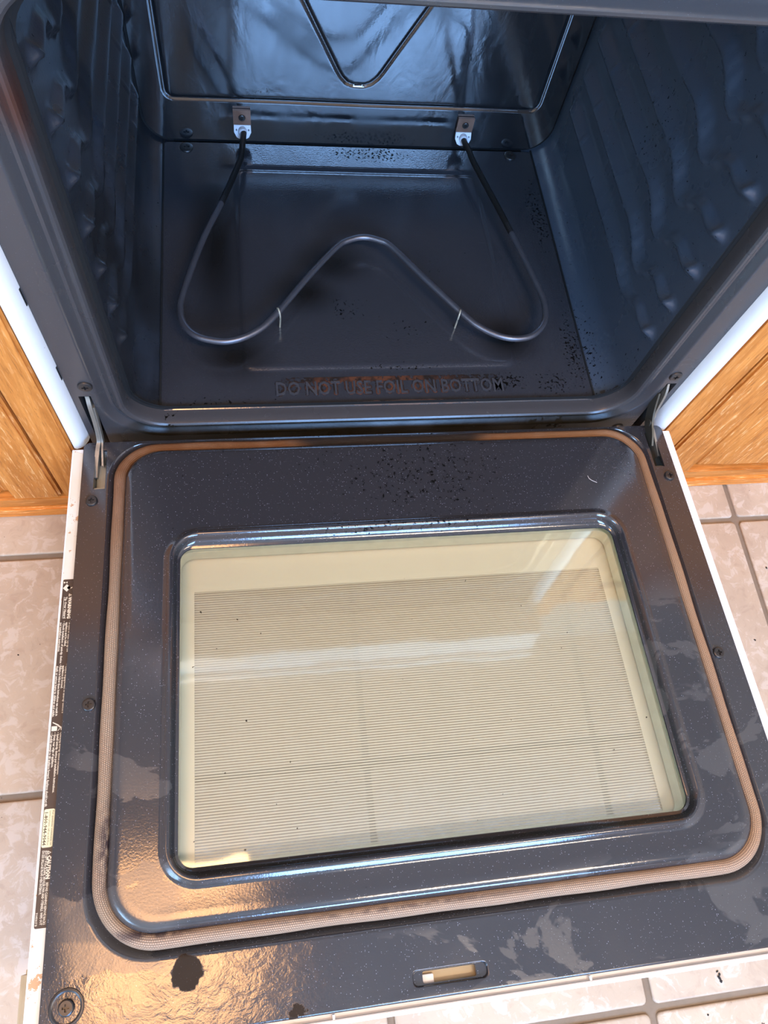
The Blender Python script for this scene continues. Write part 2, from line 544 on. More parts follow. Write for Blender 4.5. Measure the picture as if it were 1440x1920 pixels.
class MB:
    """collects shapes of one object"""
    def __init__(self):
        self.v, self.f = [], []

    def add(self, vs, fs):
        k = len(self.v)
        self.v += [tuple(q) for q in vs]
        self.f += [tuple(i + k for i in q) for q in fs]
        return self

    def box(self, a, b, bev=0.0):
        bm = bmesh.new()
        bmesh.ops.create_cube(bm, size=1)
        for q in bm.verts:
            q.co = Vector([(a[i] + b[i]) / 2 + q.co[i] * (b[i] - a[i]) for i in range(3)])
        if bev:
            bmesh.ops.bevel(bm, geom=bm.edges[:], offset=bev, segments=2, affect='EDGES')
        bm.verts.index_update()
        self.add([q.co[:] for q in bm.verts], [[q.index for q in f.verts] for f in bm.faces])
        bm.free()
        return self

    def loops(self, L, close0=False, close1=False, flip=False):
        n = len(L[0])
        vs = [p for l in L for p in l]
        fs = []
        for i in range(len(L) - 1):
            for j in range(n):
                a, b = i * n + j, i * n + (j + 1) % n
                q = (a, b, b + n, a + n)
                fs.append(q[::-1] if flip else q)
        if close0:
            q = tuple(range(n))
            fs.append(q if flip else q[::-1])
        if close1:
            q = tuple(range((len(L) - 1) * n, len(L) * n))
            fs.append(q[::-1] if flip else q)
        return self.add(vs, fs)

    def tube(self, path, r, seg=12, caps=True, flat=None):
        path = [Vector(p) for p in path]
        rings = []
        up = Vector((0, 0, 1))
        for i, p in enumerate(path):
            t = (path[min(i + 1, len(path) - 1)] - path[max(i - 1, 0)]).normalized()
            s = t.cross(up)
            if s.length < 1e-3:
                s = t.cross(Vector((1, 0, 0)))
            s.normalize()
            n2 = s.cross(t)
            rr = r[i] if isinstance(r, list) else r
            rings.append([p + s * math.cos(2 * PI * k / seg) * rr + n2 * math.sin(2 * PI * k / seg) * rr * (flat or 1) for k in range(seg)])
        return self.loops(rings, caps, caps)

    def lathe(self, c, prof, axis='z', seg=24, close=True):
        """prof: (radius, height) list from the base outwards"""
        L = []
        for r, h in prof:
            ring = []
            for k in range(seg):
                a = 2 * PI * k / seg
                p = {'z': (r * math.cos(a), r * math.sin(a), h), '-y': (r * math.cos(a), -h, r * math.sin(a)),
                     'x': (h, r * math.cos(a), r * math.sin(a)), '-x': (-h, r * math.cos(a), -r * math.sin(a))}[axis]
                ring.append((c[0] + p[0], c[1] + p[1], c[2] + p[2]))
            L.append(ring)
        return self.loops(L, False, close)

    def obj(self, name, mat, parent=None, smooth=0.6, world=True):
        me = mesh(name, self.v, self.f)
        bm = bmesh.new()
        bm.from_mesh(me)
        bmesh.ops.remove_doubles(bm, verts=bm.verts[:], dist=1e-6)
        bmesh.ops.recalc_face_normals(bm, faces=bm.faces[:])
        bm.to_mesh(me)
        bm.free()
        return link(name, me, mat, parent, smooth, world)


def rrect(x0, x1, y0, y1, r, seg=10, straight=6):
    """rounded rectangle as a closed 2-D point list; r may be (r at y0, r at y1)"""
    ra, rb = r if isinstance(r, tuple) else (r, r)
    P = []
    cor = [(x1 - ra, y0 + ra, -PI / 2, ra), (x1 - rb, y1 - rb, 0, rb), (x0 + rb, y1 - rb, PI / 2, rb), (x0 + ra, y0 + ra, PI, ra)]
    for i, (cx, cy, a0, rr) in enumerate(cor):
        for k in range(seg + 1):
            a = a0 + PI / 2 * k / seg
            P.append((cx + rr * math.cos(a), cy + rr * math.sin(a)))
        nx, ny, na, nr = cor[(i + 1) % 4]
        q = (nx + nr * math.cos(na), ny + nr * math.sin(na))
        p = P[-1]
        for k in range(1, straight):
            t = k / straight
            P.append((p[0] + (q[0] - p[0]) * t, p[1] + (q[1] - p[1]) * t))
    return P


def inside(p, poly):
    c = False
    n = len(poly)
    for i in range(n):
        a, b = poly[i], poly[i - 1]
        if (a[1] > p[1]) != (b[1] > p[1]) and p[0] < (b[0] - a[0]) * (p[1] - a[1]) / (b[1] - a[1]) + a[0]:
            c = not c
    return c


def flat_poly(outer, holes):
    """triangulated plane region with holes -> (2-D verts, faces)"""
    vs, es = [], []
    for lp in [outer] + holes:
        k = len(vs)
        vs += [Vector(p) for p in lp]
        es += [(k + i, k + (i + 1) % len(lp)) for i in range(len(lp))]
    r = geometry.delaunay_2d_cdt(vs, es, [], 0, 1e-7)
    V, F = r[0], r[2]
    out = []
    for f in F:
        c = (sum(V[i][0] for i in f) / len(f), sum(V[i][1] for i in f) / len(f))
        if inside(c, outer) and not any(inside(c, h) for h in holes):
            out.append(tuple(f))
    return [(q[0], q[1]) for q in V], out


def plate(mb, outer, holes, m, thick, rims=True):
    """m maps (a, b, h) to 3-D; plate from h=0 down to h=-thick, walls on every boundary"""
    V, F = flat_poly(outer, holes)
    mb.add([m(a, b, 0) for a, b in V], F)
    if rims:
        for lp in [outer] + holes:
            mb.loops([[m(a, b, 0) for a, b in lp], [m(a, b, -thick) for a, b in lp]])


def smoothstep(a, b, x):
    t = max(0.0, min(1.0, (x - a) / (b - a)))
    return t * t * (3 - 2 * t)


def catmull(P, per=8):
    P = [Vector(p) for p in P]
    out = []
    for i in range(len(P) - 1):
        p0, p1, p2, p3 = P[max(i - 1, 0)], P[i], P[i + 1], P[min(i + 2, len(P) - 1)]
        for k in range(per):
            t = k / per
            out.append(0.5 * ((2 * p1) + (p2 - p0) * t + (2 * p0 - 5 * p1 + 4 * p2 - p3) * t * t + (3 * p1 - p0 - 3 * p2 + p3) * t ** 3))
    out.append(P[-1])
    return out


def thing(name, label, cat, loc, group=None):
    o = bpy.data.objects.new(name, None)
    COL.objects.link(o)
    o.location = loc
    o['label'] = label
    o['category'] = cat
    o['_inv'] = list(loc)
    if group:
        o['group'] = group
    return o


def structure(o):
    o['kind'] = 'structure'
    return o


# ------------------------------------------------------------------ room
X0, X1, Y0, Y1, ZC = -1.9, 1.84, -2.52, 0.66, 2.60
mb = MB().box((X0 - .05, Y0 - .05, FLOOR_Z - .06), (X1 + .05, Y1 + .05, FLOOR_Z - 0.0035))
floor = structure(mb.obj('floor', M['grout']))
structure(MB().box((X0, Y0 - .05, ZC), (X1, Y1 + .05, ZC + .05)).obj('ceiling', M['ceiling']))
mb = MB()
plate(mb, [(Y0, FLOOR_Z), (Y1 + .05, FLOOR_Z), (Y1 + .05, ZC), (Y0, ZC)], [[(-2.3, .95), (-1.2, .95), (-1.2, 2.15), (-2.3, 2.15)]], lambda a, b, h: (X0 + h, a, b), 0.08)
structure(mb.obj('wall_left', M['plaster']))
mb = MB()
for a, b in (((-2.3, .95), (-2.26, 2.15)), ((-1.24, .95), (-1.2, 2.15)), ((-2.26, .95), (-1.24, .99)), ((-2.26, 2.11), (-1.24, 2.15)), ((-1.77, .99), (-1.73, 2.11))):
    mb.box((X0 - .06, a[0], a[1]), (X0 - .01, b[0], b[1]))
structure(mb.obj('added_side_window', M['white']))  # unseen window, added around the side fill light
structure(MB().box((X1, Y0, FLOOR_Z), (X1 + .05, Y1 + .05, ZC)).obj('wall_right', M['plaster']))
structure(MB().box((X0, Y1, FLOOR_Z), (X1, Y1 + .05, ZC)).obj('wall_back', M['plaster']))
mb = MB()
plate(mb, [(X0, FLOOR_Z), (X1, FLOOR_Z), (X1, ZC), (X0, ZC)],
      [[(WIN['x0'], WIN['z0']), (WIN['x1'], WIN['z0']), (WIN['x1'], WIN['z1']), (WIN['x0'], WIN['z1'])]],
      lambda a, b, h: (a, Y0 + h, b), 0.08)
structure(mb.obj('wall_front', M['plaster']))
mb = MB()
for a, b in (((WIN['x0'], WIN['z0']), (WIN['x0'] + .045, WIN['z1'])), ((WIN['x1'] - .045, WIN['z0']), (WIN['x1'], WIN['z1'])),
             ((WIN['x0'] + .045, WIN['z0']), (WIN['x1'] - .045, WIN['z0'] + .045)), ((WIN['x0'] + .045, WIN['z1'] - .045), (WIN['x1'] - .045, WIN['z1'])),
             ((.425, WIN['z0'] + .045), (.475, WIN['z1'] - .045))):
    mb.box((a[0], Y0 - .06, a[1]), (b[0], Y0 - .01, b[1]))
structure(mb.obj('window_1', M['white']))

# floor tiles, each a part of the floor
TX, TY, SX, SY, G2 = -0.0438, -0.0499, 0.3115, 0.3093, 0.0043


def tile_mesh(k):
    rnd = random.Random(k)
    hx, hy = SX / 2 - G2, SY / 2 - G2
    L = []
    j = [rnd.uniform(-.0005, .0005) for _ in range(4)]
    for ins, z in ((0.0, -0.0035), (0.0, -0.0012), (0.0008, -0.0003), (0.0026, 0.0)):
        L.append([(x, y, z) for x, y in rrect(-hx + j[0] + ins, hx + j[1] - ins, -hy + j[2] + ins, hy + j[3] - ins, 0.006, 3, 1)])
    b = MB().loops(L, False, True)
    me = mesh('tile', b.v, b.f)
    me.materials.append(M['tile'])
    me.polygons.foreach_set('use_smooth', [True] * len(me.polygons))
    return me


TM = [tile_mesh(k) for k in range(3)]
for i in range(-6, 6):
    for j in range(-8, 1):
        o = bpy.data.objects.new('tile', TM[(i * 5 + j * 3) % 3])
        COL.objects.link(o)
        o.parent = floor
        o.location = (TX + (i + .5) * SX, TY + (j + .5) * SY, FLOOR_Z)

# ------------------------------------------------------------------ the range
RANGE = thing('oven_range', 'white freestanding kitchen range with a dark blue-black enamel oven standing open between oak cabinets', 'oven', (0, 0.3, FLOOR_Z))

# frame round the oven mouth: loops in the XZ plane, profile is (outward offset, depth y)
SXH, SZB, SZT = 0.3085, 0.0065, 0.4975


def mouth(s, y, rb=0.046, rt=0.05):
    return [(a, y, b) for a, b in rrect(-SXH - s, SXH + s, SZB - s, SZT + s, (rb + s * .8, rt + s * .8), 12, 10)]


FY = 0.026
prof = [(0.0275, FY), (0.0255, FY + .0002), (0.0235, FY + .0015), (0.0205, FY + .0055), (0.0175, FY + .0078), (0.0145, FY + .0080), (0.0115, FY + .0055),
        (0.0085, FY + .0015), (0.0060, FY - .0004), (0.0035, FY), (0.0015, FY + .0018), (0.0004, FY + .0055), (0.0, FY + .011), (0.0, 0.0455)]
mb = MB()
slots = []
for s in (-1, 1):
    slots.append([(s * 0.3470 + dx, dz) for dx, dz in ((-.0065, -.045), (.0065, -.045), (.0065, .070), (-.0065, .070))])
V, F = flat_poly([(-.361, -.085), (.361, -.085), (.361, .60), (-.361, .60)],
                 [[(a, b) for a, _, b in mouth(*prof[0])]] + slots)
mb.add([(a, FY, b) for a, b in V], F)
mb.loops([mouth(*p) for p in prof])
for sl in slots:
    mb.loops([[(a, FY, b) for a, b in sl], [(a, FY + .025, b) for a, b in sl]])
mb.add([(-.361, FY, -.085), (-.361, .06, -.085), (-.361, .06, .60), (-.361, FY, .60)], [(0, 1, 2, 3)])
mb.add([(.361, FY, -.085), (.361, .06, -.085), (.361, .06, .60), (.361, FY, .60)], [(0, 1, 2, 3)])
mb.obj('front_frame', M['frame'], RANGE, 0.5)
# dark behind the hinge slots
for s in (-1, 1):
    MB().box((s * .3415 - .0165, FY + .026, -.08), (s * .3415 + .0165, FY + .030, .08)).obj('slot_backing', M['black'], RANGE)

# white side trims
for s in (-1, 1):
    P = [(.361, FY + .001), (.3625, FY - .006), (.366, .0140), (.3705, .0112), (.3745, .0100), (.3775, .0108), (.379, .014), (.379, .62)]
    b = MB()
    n = 8
    L = []
    for k, z in enumerate([-.0176, -.0170, .0, .3, .68]):
        sh = 0.0006 if k == 0 else 0
        L.append([(s * (x - sh), y + sh, z) for x, y in P])
    vs = [p for l in L for p in l]
    fs = []
    for i in range(len(L) - 1):
        for j in range(n - 1):
            q = (i * n + j, i * n + j + 1, (i + 1) * n + j + 1, (i + 1) * n + j)
            fs.append(q if s < 0 else q[::-1])
    b.add(vs, fs)
    b.add([(s * x, y, -.0176) for x, y in P] + [(s * .361, .62, -.0176)], [tuple(range(n + 1))])
    # small black clip slits along the seam
    o = b.obj('side_trim', M['white'], RANGE, 1.2)
    for zz in (.222, .105):
        if s < 0:
            MB().box((-.3618, FY - .0025, zz), (-.3610, FY - .0002, zz + .022)).obj('clip_slit', M['black'], RANGE)

# upper front, cooktop and drawer front (mostly outside the picture)
MB().box((-.379, -.046, .60), (.379, .06, .685), .004).obj('control_panel', M['white'], RANGE)  # unseen front, brought forward to shade the frame's top bar
MB().box((-.381, -.056, .686), (.381, .62, .712), .004).obj('cooktop', M['white'], RANGE)  # overhang lengthened for the shade it throws on the frame
MB().box((-.376, .004, -.190), (.376, .035, -.092), .004).obj('drawer_front', M['white'], RANGE)
MB().box((-.372, .040, -.200), (.372, .60, -.092)).obj('lower_body', M['black'], RANGE)

# ------------------------------------------------------------------ oven liner
YB, YF = 0.498, 0.046
RIBZ = [0.106, 0.156, 0.208, 0.259, 0.311, 0.362, 0.413]
RIBPATH = [(0.040, 0.021), (0.062, 0.017), (0.075, 0.0115), (0.088, 0.010), (0.104, 0.0105), (0.118, 0.006), (0.132, -0.008),
           (0.150, -0.021), (0.162, -0.019), (0.176, -0.009), (0.190, -0.002), (0.205, 0.002), (0.25, 0.0), (0.52, 0.0)]


def lerp_path(P, x):
    if x <= P[0][0]:
        return P[0][1]
    for (a, u), (b, v) in zip(P, P[1:]):
        if x <= b:
            t = (x - a) / (b - a)
            t = t * t * (3 - 2 * t) if b - a < .03 else t
            return u + (v - u) * t
    return P[-1][1]


def rib(y, z):
    """inward height of the pressed rack guides"""
    h = 0.0
    zc0 = lerp_path(RIBPATH, y)
    front = smoothstep(0.160, 0.120, y)
    amp = lerp_path([(0.050, 0), (0.066, 1.0), (0.085, 0.85), (0.118, 0.55), (0.140, 0.45), (0.175, 0.9), (0.2, 1), (0.455, 1), (0.478, 0)], y)
    wide = 0.026 * (1 - front) + 0.012 * front
    low = 0.0045 * (1 - front) + 0.008 * front
    for k, z0 in enumerate(RIBZ):
        f = 0.45 if k == 0 else 1.0
        d = z - (z0 + zc0 * (f if y > .12 else 1.0))
        if d < -0.03 or d > 0.045:
            continue
        a = 0.0088 * smoothstep(-low, 0.0, d) * (1 - smoothstep(0.0, wide, d))
        h = max(h, a * amp)
        tip = 0.0100 * math.exp(-((y - 0.066) / 0.008) ** 2 - ((d - .002) / 0.0062) ** 2)
        h = max(h, tip)
        nub = 0.0016 * math.exp(-((y - 0.392) / 0.0022) ** 2 - ((d - .010) / 0.008) ** 2)
        h += nub
    return h


def wall_profile():
    P = []
    R, W, ZB, ZT = 0.040, 0.302, 0.0050, 0.505
    for k in range(13):
        a = PI / 2 * k / 12
        P.append((W - R + R * math.sin(a), ZB + R - R * math.cos(a), -math.sin(a)))
    n = 150
    for k in range(1, n):
        P.append((W, ZB + R + (ZT - R - ZB - R) * k / n, -1.0))
    for k in range(13):
        a = PI / 2 * k / 12
        P.append((W - R + R * math.cos(a), ZT - R + R * math.sin(a), -math.cos(a)))
    return P


WP = wall_profile()
NYW = 120
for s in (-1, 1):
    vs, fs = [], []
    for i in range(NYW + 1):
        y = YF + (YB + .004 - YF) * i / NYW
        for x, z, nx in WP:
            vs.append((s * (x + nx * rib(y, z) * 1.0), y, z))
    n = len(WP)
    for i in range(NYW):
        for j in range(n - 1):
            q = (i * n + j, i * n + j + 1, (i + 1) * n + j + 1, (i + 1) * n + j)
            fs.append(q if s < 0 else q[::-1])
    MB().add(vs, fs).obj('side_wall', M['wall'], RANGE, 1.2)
    # black seam between liner and frame
MB().loops([[(a, .0455, b) for a, _, b in mouth(0.0005, 0)], [(a, .0465, b) for a, _, b in mouth(-0.0035, 0)]]).loops(
    [[(a, .0470, b) for a, _, b in mouth(0.002, 0)], [(a, .0470, b) for a, _, b in mouth(-0.0062, 0)]]).obj('liner_seam', M['black'], RANGE)
MB().box((-.27, YF, .5052), (.27, YB + .01, .515)).obj('oven_roof', M['wall'], RANGE)

# back panel with pressed groove and V
GX, GZ0, GZ1 = 0.2640, 0.0755, 0.44


def seg_d(p, a, b):
    ax, az = b[0] - a[0], b[1] - a[1]
    t = max(0, min(1, ((p[0] - a[0]) * ax + (p[1] - a[1]) * az) / (ax * ax + az * az)))
    return math.hypot(p[0] - a[0] - t * ax, p[1] - a[1] - t * az)


def sd_rr(x, z, cx, cz, hx, hz, r):
    qx, qz = abs(x - cx) - hx + r, abs(z - cz) - hz + r
    return math.hypot(max(qx, 0), max(qz, 0)) + min(max(qx, qz), 0) - r


VP = [(-.105, .256), (-.0325, .124), (-.027, .1155), (-.019, .1075), (-.009, .1042), (.004, .1042), (.014, .1075), (.0225, .1155), (.028, .124), (.101, .256)]


def back_h(x, z):
    d = abs(sd_rr(x, z, 0, (GZ0 + GZ1) / 2, GX, (GZ1 - GZ0) / 2, .012))
    h = -0.0019 * (1 - smoothstep(0.0006, 0.0032, d))
    din = sd_rr(x, z, 0, (GZ0 + GZ1) / 2, GX, (GZ1 - GZ0) / 2, .012)
    h += 0.0006 * (1 - smoothstep(-0.008, 0.0, din))
    dv = min(seg_d((x, z), VP[i], VP[i + 1]) for i in range(len(VP) - 1)) if .09 < z < .26 and abs(x) < .12 else 1
    h -= 0.0024 * (1 - smoothstep(0.0004, 0.0030, dv))
    # slight pillowing of the sheet
    h += 0.0004 * math.sin(x * 21 + 1.0) * math.sin(z * 24)
    return h


mb = MB()
xs = [-.3 + .6 * i / 300 for i in range(301)]
zs = [0.0 + .47 * (j / 235) for j in range(236)]
vid = {}
vs, fs = [], []
for j, z in enumerate(zs):
    for i, x in enumerate(xs):
        zz = z + .008
        # squash outer rows into the rounded-corner outline
        r = 0.044
        hw = 0.2985
        if zz < .008 + r:
            t = (.008 + r - zz) / r
            hw = 0.2985 - r + r * math.sqrt(max(0, 1 - t * t)) if t < 1 else 0.2985 - r
        xx = x if abs(x) < hw else math.copysign(hw, x)
        vs.append((xx, YB - back_h(xx, zz), zz))
W_ = len(xs)
for j in range(len(zs) - 1):
    for i in range(W_ - 1):
        fs.append((j * W_ + i, j * W_ + i + 1, (j + 1) * W_ + i + 1, (j + 1) * W_ + i))
b = MB().add(vs, fs)
me = mesh('back_panel', b.v, b.f)
bm = bmesh.new()
bm.from_mesh(me)
bmesh.ops.dissolve_degenerate(bm, dist=1e-6, edges=bm.edges[:])
bmesh.ops.remove_doubles(bm, verts=bm.verts[:], dist=1e-6)
bm.to_mesh(me)
bm.free()
link('back_panel', me, M['back'], RANGE, 1.2)
MB().box((-.31, YB + .0045, -.01), (.31, YB + .010, .52)).obj('rear_gap_dark', M['black'], RANGE)  # black sheet standing in for the darkness of the gap behind

# loose bottom panel
FH = 0.0080


def floor_h(x, y):
    d = sd_rr(x, y, 0.0005, 0.2695, 0.1795, 0.1725, .016)
    h = FH + 0.0026 * (1 - smoothstep(-0.006, 0.0, d))
    if y > .444:
        h += (.0022 - (y - .444) * .052) * (1 - smoothstep(.17, .20, abs(x))) * smoothstep(.444, .449, y)
    h += 0.0006 * math.sin(x * 9 + .6) * math.sin(y * 11)*(smoothstep(.2744, .2, abs(x))) * smoothstep(.095, .16, y)
    return h


nx, ny = 200, 170
vs, fs = [], []
for j in range(ny + 1):
    y = 0.0462 + (0.4945 - 0.0462) * j / ny
    for i in range(nx + 1):
        x = -.2744 + .5488 * i / nx
        vs.append((x, y, floor_h(x, y)))
for j in range(ny):
    for i in range(nx):
        a = j * (nx + 1) + i
        fs.append((a, a + 1, a + nx + 2, a + nx + 1))
b = MB().add(vs, fs)
# rolled front and side edges
for pts in ([(-.2744 + .5488 * i / 40, 0.0462) for i in range(41)],):
    L = []
    for dy, dz in ((0, 0), (-.0014, -.0006), (-.0016, -.0022), (0, -.0035)):
        L.append([(x, y + dy, FH + dz) for x, y in pts])
    n = len(pts)
    b.add([p for l in L for p in l], [(i * n + j, i * n + j + 1, (i + 1) * n + j + 1, (i + 1) * n + j) for i in range(3) for j in range(n - 1)])
for s in (-1, 1):
    b.add([(s * .2744, .0462, FH), (s * .2744, .4945, FH), (s * .2744, .4945, FH - .006), (s * .2744, .0462, FH - .006)], [(0, 1, 2, 3)])
b.obj('bottom_panel', M['floor'], RANGE, 1.0)
MB().box((-.2775, .047, .0008), (.2775, .50, .0018)).obj('panel_gap', M['black'], RANGE)
for s in (-1, 1):
    b_ = MB()
    b_.add([(s * .2746, .0462, .0090), (s * .2746, .497, .0090), (s * .2766, .497, .0094), (s * .2766, .0462, .0094)], [(0, 1, 2, 3)])
    b_.add([(s * .2746, .0462, .0090), (s * .2746, .497, .0090), (s * .2746, .497, .004), (s * .2746, .0462, .004)], [(0, 1, 2, 3)])
    b_.obj('seam_line', M['black'], RANGE)
# narrow rail in front of the bottom panel, between it and the frame
MB().add([(-.262, .0450, .0050), (.262, .0450, .0050), (.262, .0475, .0048), (-.262, .0475, .0048)], [(0, 1, 2, 3)]).obj('front_ledge', M['frame'], RANGE)


# ------------------------------------------------------------------ text helper
def text_mesh(body, size, thick=0.0, res=2, align='LEFT', bold=0.0):
    cu = bpy.data.curves.new('t', 'FONT')
    cu.body = body
    cu.size = size
    cu.extrude = thick
    cu.offset = bold
    cu.resolution_u = res
    cu.align_x = align
    o = bpy.data.objects.new('t', cu)
    COL.objects.link(o)
    dg = bpy.context.evaluated_depsgraph_get()
    me = bpy.data.meshes.new_from_object(o.evaluated_get(dg))
    bpy.data.objects.remove(o)
    vs = [v.co.copy() for v in me.vertices]
    fs = [tuple(p.vertices) for p in me.polygons]
    bpy.data.meshes.remove(me)
    return vs, fs


TX_ = 'DO NOT USE FOIL ON BOTTOM'
vs, fs = text_mesh(TX_, 0.0275, 0.0004, 2, 'CENTER', 0.0004)
xa, xb = min(v.x for v in vs), max(v.x for v in vs)
kx = 0.292 / (xb - xa)
cx = (xa + xb) / 2
MB().add([((v.x - cx) * kx + 0.009, 0.0615 + v.y, FH + .0005 + v.z) for v in vs], fs).obj('raised_lettering', M['letter'], RANGE)


def residue_mat():
    g = NT('baked_on_residue')
    d = g.mapr(g.sep(g.obj)[0], -.14, .02, -.03, .03)
    n1 = g.noise(g.obj, 170, 4, 0.65)
    m = g.math('GREATER_THAN', n1, g.math('SUBTRACT', 0.52, g.math('MULTIPLY', g.blob(g.obj, (0.0, 0.075, FH), (0.16, 0.05, 1), 0.2), 0.13)))
    c = g.mix(g.mapr(g.blob(g.obj, (-0.01, 0.07, FH), (0.14, 0.05, 1), 0.4), 0, 1), (0.008, 0.005, 0.004), (0.090, 0.028, 0.011))
    c = g.mix(g.mapr(g.noise(g.obj, 90, 2), 0.4, 0.6), c, (0.012, 0.006, 0.004))
    tr = g.n('BsdfTransparent')
    ms = g.n('MixShader')
    g.set(ms.inputs[0], m)
    g.set(ms.inputs[1], tr.outputs[0])
    g.set(ms.inputs[2], g.pbr(c, 0.55))
    return g.done(ms.outputs[0])


vs, fs = text_mesh(TX_, 0.0275, 0.0, 1, 'CENTER', 0.0)
RES = MB()
for k_ in range(10):
    a_ = 2 * PI * k_ / 10
    RES.add([((v.x - cx) * kx + 0.009 + .0019 * math.cos(a_), 0.0617 + v.y + .0019 * math.sin(a_), FH + .00035 + k_ * .00001) for v in vs], fs)
RES.add([(-.13, .079, FH + .0003), (.15, .081, FH + .0003), (.15, .087, FH + .0003), (-.13, .087, FH + .0003)], [(0, 1, 2, 3)])
RES.obj('burnt_residue', residue_mat(), RANGE)['kind'] = 'stuff'


# ------------------------------------------------------------------ screws
def screw(center, r, axis, mat=None, cross=0.45, h=0.0022):
    """pan head with a cross recess; axis 'z' or '-y'"""
    mb = MB()
    c = center
    a, t = r * cross, r * 0.13
    ci = [(r * .80 * math.cos(2 * PI * k / 24), r * .80 * math.sin(2 * PI * k / 24)) for k in range(24)]
    cr = [(a, -t), (a, t), (t, t), (t, a), (-t, a), (-t, t), (-a, t), (-a, -t), (-t, -t), (-t, -a), (t, -a), (t, -t)]
    if axis == 'z':
        m = lambda x, y, q: (c[0] + x, c[1] + y, c[2] + h + q)
    else:
        m = lambda x, y, q: (c[0] + x, c[1] - h - q, c[2] + y)
    V, F = flat_poly(ci, [cr])
    mb.add([m(x, y, 0) for x, y in V], F)
    mb.loops([[m(x, y, 0) for x, y in cr], [m(x, y, -h * .8) for x, y in cr]], False, True)
    for (k0, h0), (k1, h1) in (((.80, 0), (.93, -.18)), ((.93, -.18), (1.0, -.55)), ((1.0, -.55), (1.0, -1.0))):
        mb.loops([[m(x / .8 * k0, y / .8 * k0, h0 * h) for x, y in ci], [m(x / .8 * k1, y / .8 * k1, h1 * h) for x, y in ci]])
    return mb


for x, z, r in ((-.3418, .0900, .0078), (.3428, .0868, .0078), (-.322, -.038, .0060), (.322, -.036, .0085)):
    screw((x, FY, z), r, '-y', h=.003).obj('frame_screw', M['screw'], RANGE, .5)
for x, y in ((-.2437, .4835), (.2405, .4850)):
    screw((x, y, FH), .0095, 'z').obj('panel_screw', M['screw'], RANGE, .5)

# ------------------------------------------------------------------ bake element
EZ = 0.035
E2 = [(-.1613, .497, .0325), (-.1622, .480, .0340), (-.1648, .455, EZ), (-.1685, .430, EZ), (-.192, .360, EZ), (-.2209, .2846, EZ), (-.246, .198, EZ), (-.2490, .1680, EZ),
      (-.2435, .1470, EZ), (-.2315, .1330, EZ), (-.2132, .1255, EZ), (-.1909, .1238, EZ), (-.1648, .1335, EZ), (-.1376, .1575, EZ), (-.0899, .2215, EZ),
      (-.0476, .2735, EZ), (-.0284, .2870, EZ), (-.0085, .2920, EZ), (.0110, .2875, EZ), (.0290, .2750, EZ), (.0687, .2190, EZ), (.1109, .1617, EZ),
      (.1292, .1418, EZ), (.1518, .1275, EZ), (.1761, .1226, EZ), (.1990, .1283, EZ), (.2170, .1470, EZ), (.2238, .1710, EZ), (.2215, .2060, EZ),
      (.1974, .3192, EZ), (.1700, .4320, EZ), (.1655, .460, EZ), (.1620, .480, .0335), (.1605, .497, .0325)]
EL = catmull(E2, 7)
nlead = 30
be = MB().tube(EL[nlead - 2:-nlead + 2], 0.0041, 14).obj('bake_element', M['element'], RANGE)
MB().tube(EL[:nlead], 0.0042, 12).obj('element_lead', M['lead'], be, world=False)
MB().tube(EL[-nlead:], 0.0042, 12).obj('element_lead', M['lead'], be, world=False)
for x, y, s in ((-.1305, .1680, 1), (.1065, .1635, -1)):
    P = [(x, y + .004, EZ + .0020), (x + s * .0012, y + .0005, EZ + .0052), (x + s * .003, y - .0045, EZ + .002), (x + s * .0035, y - .0055, EZ - .008), (x + s * .003, y - .004, FH - .001)]
    MB().tube(catmull(P, 5), 0.0011, 8).obj('support_leg', M['steel'], be, world=False)
for x in (-.1632, .1610):
    b = MB()
    hole = [(x + .0042 * math.cos(a * PI / 8), .0510 + .0042 * math.sin(a * PI / 8)) for a in range(16)]
    plate(b, [(x - .0122, .0402), (x + .0122, .0402), (x + .0122, .0622), (x - .0122, .0622)], [], lambda p, q, h: (p, YB - .0045 - h, q), .004)
    br = b.obj('terminal_bracket', M['copper'], be, .5, world=False)
    screw((x, YB - .0045, .0515), .0048, '-y', h=.002).obj('bracket_screw', M['screw'], RANGE, .5)
    b = MB()
    sh = [(-.0118, .0400), (.0118, .0400), (.0120, .0320), (.0085, .0262), (.0040, .0243), (-.0040, .0243), (-.0085, .0262), (-.0120, .0320)]
    V, F = flat_poly([(x + p, q) for p, q in sh], [])
    tilt = lambda p, q, h: (p, YB - .0050 - h - (.040 - q) * .55, q)
    plate(b, [(x + p, q) for p, q in sh], [[(x + dx + .0013 * math.cos(a * PI / 4), .0345 + .0013 * math.sin(a * PI / 4)) for a in range(8)] for dx in (-.0086, .0086)], tilt, .003)
    b.lathe((x, YB - .0095, .0330), [(.0062, -.004), (.0062, .002), (.0050, .0035)], '-y', 20)
    b.obj('terminal_insulator', M['ceramic'], be, .5, world=False)

# ------------------------------------------------------------------ door (opened flat, tipped up a little by its springs)
TH = -math.atan(0.0588)
flange_holes = [
    [(-.3492, -.0030), (-.3492, -.0545), (-.3362, -.0545), (-.3362, -.0030)],
    [(.3362, -.0030), (.3362, -.0545), (.3492, -.0545), (.3492, -.0030)],
    rrect(-.0395, .0095, -.5705, -.5612, .0015, 2, 1),
    rrect(-.0495, .0205, -.5730, -.5590, .0045, 4, 2)]


def D(x0, x1, yb, yt, r, h, seg=12, st=8):
    return [(a, b, h) for a, b in rrect(x0, x1, yb, yt, r, seg, st)]


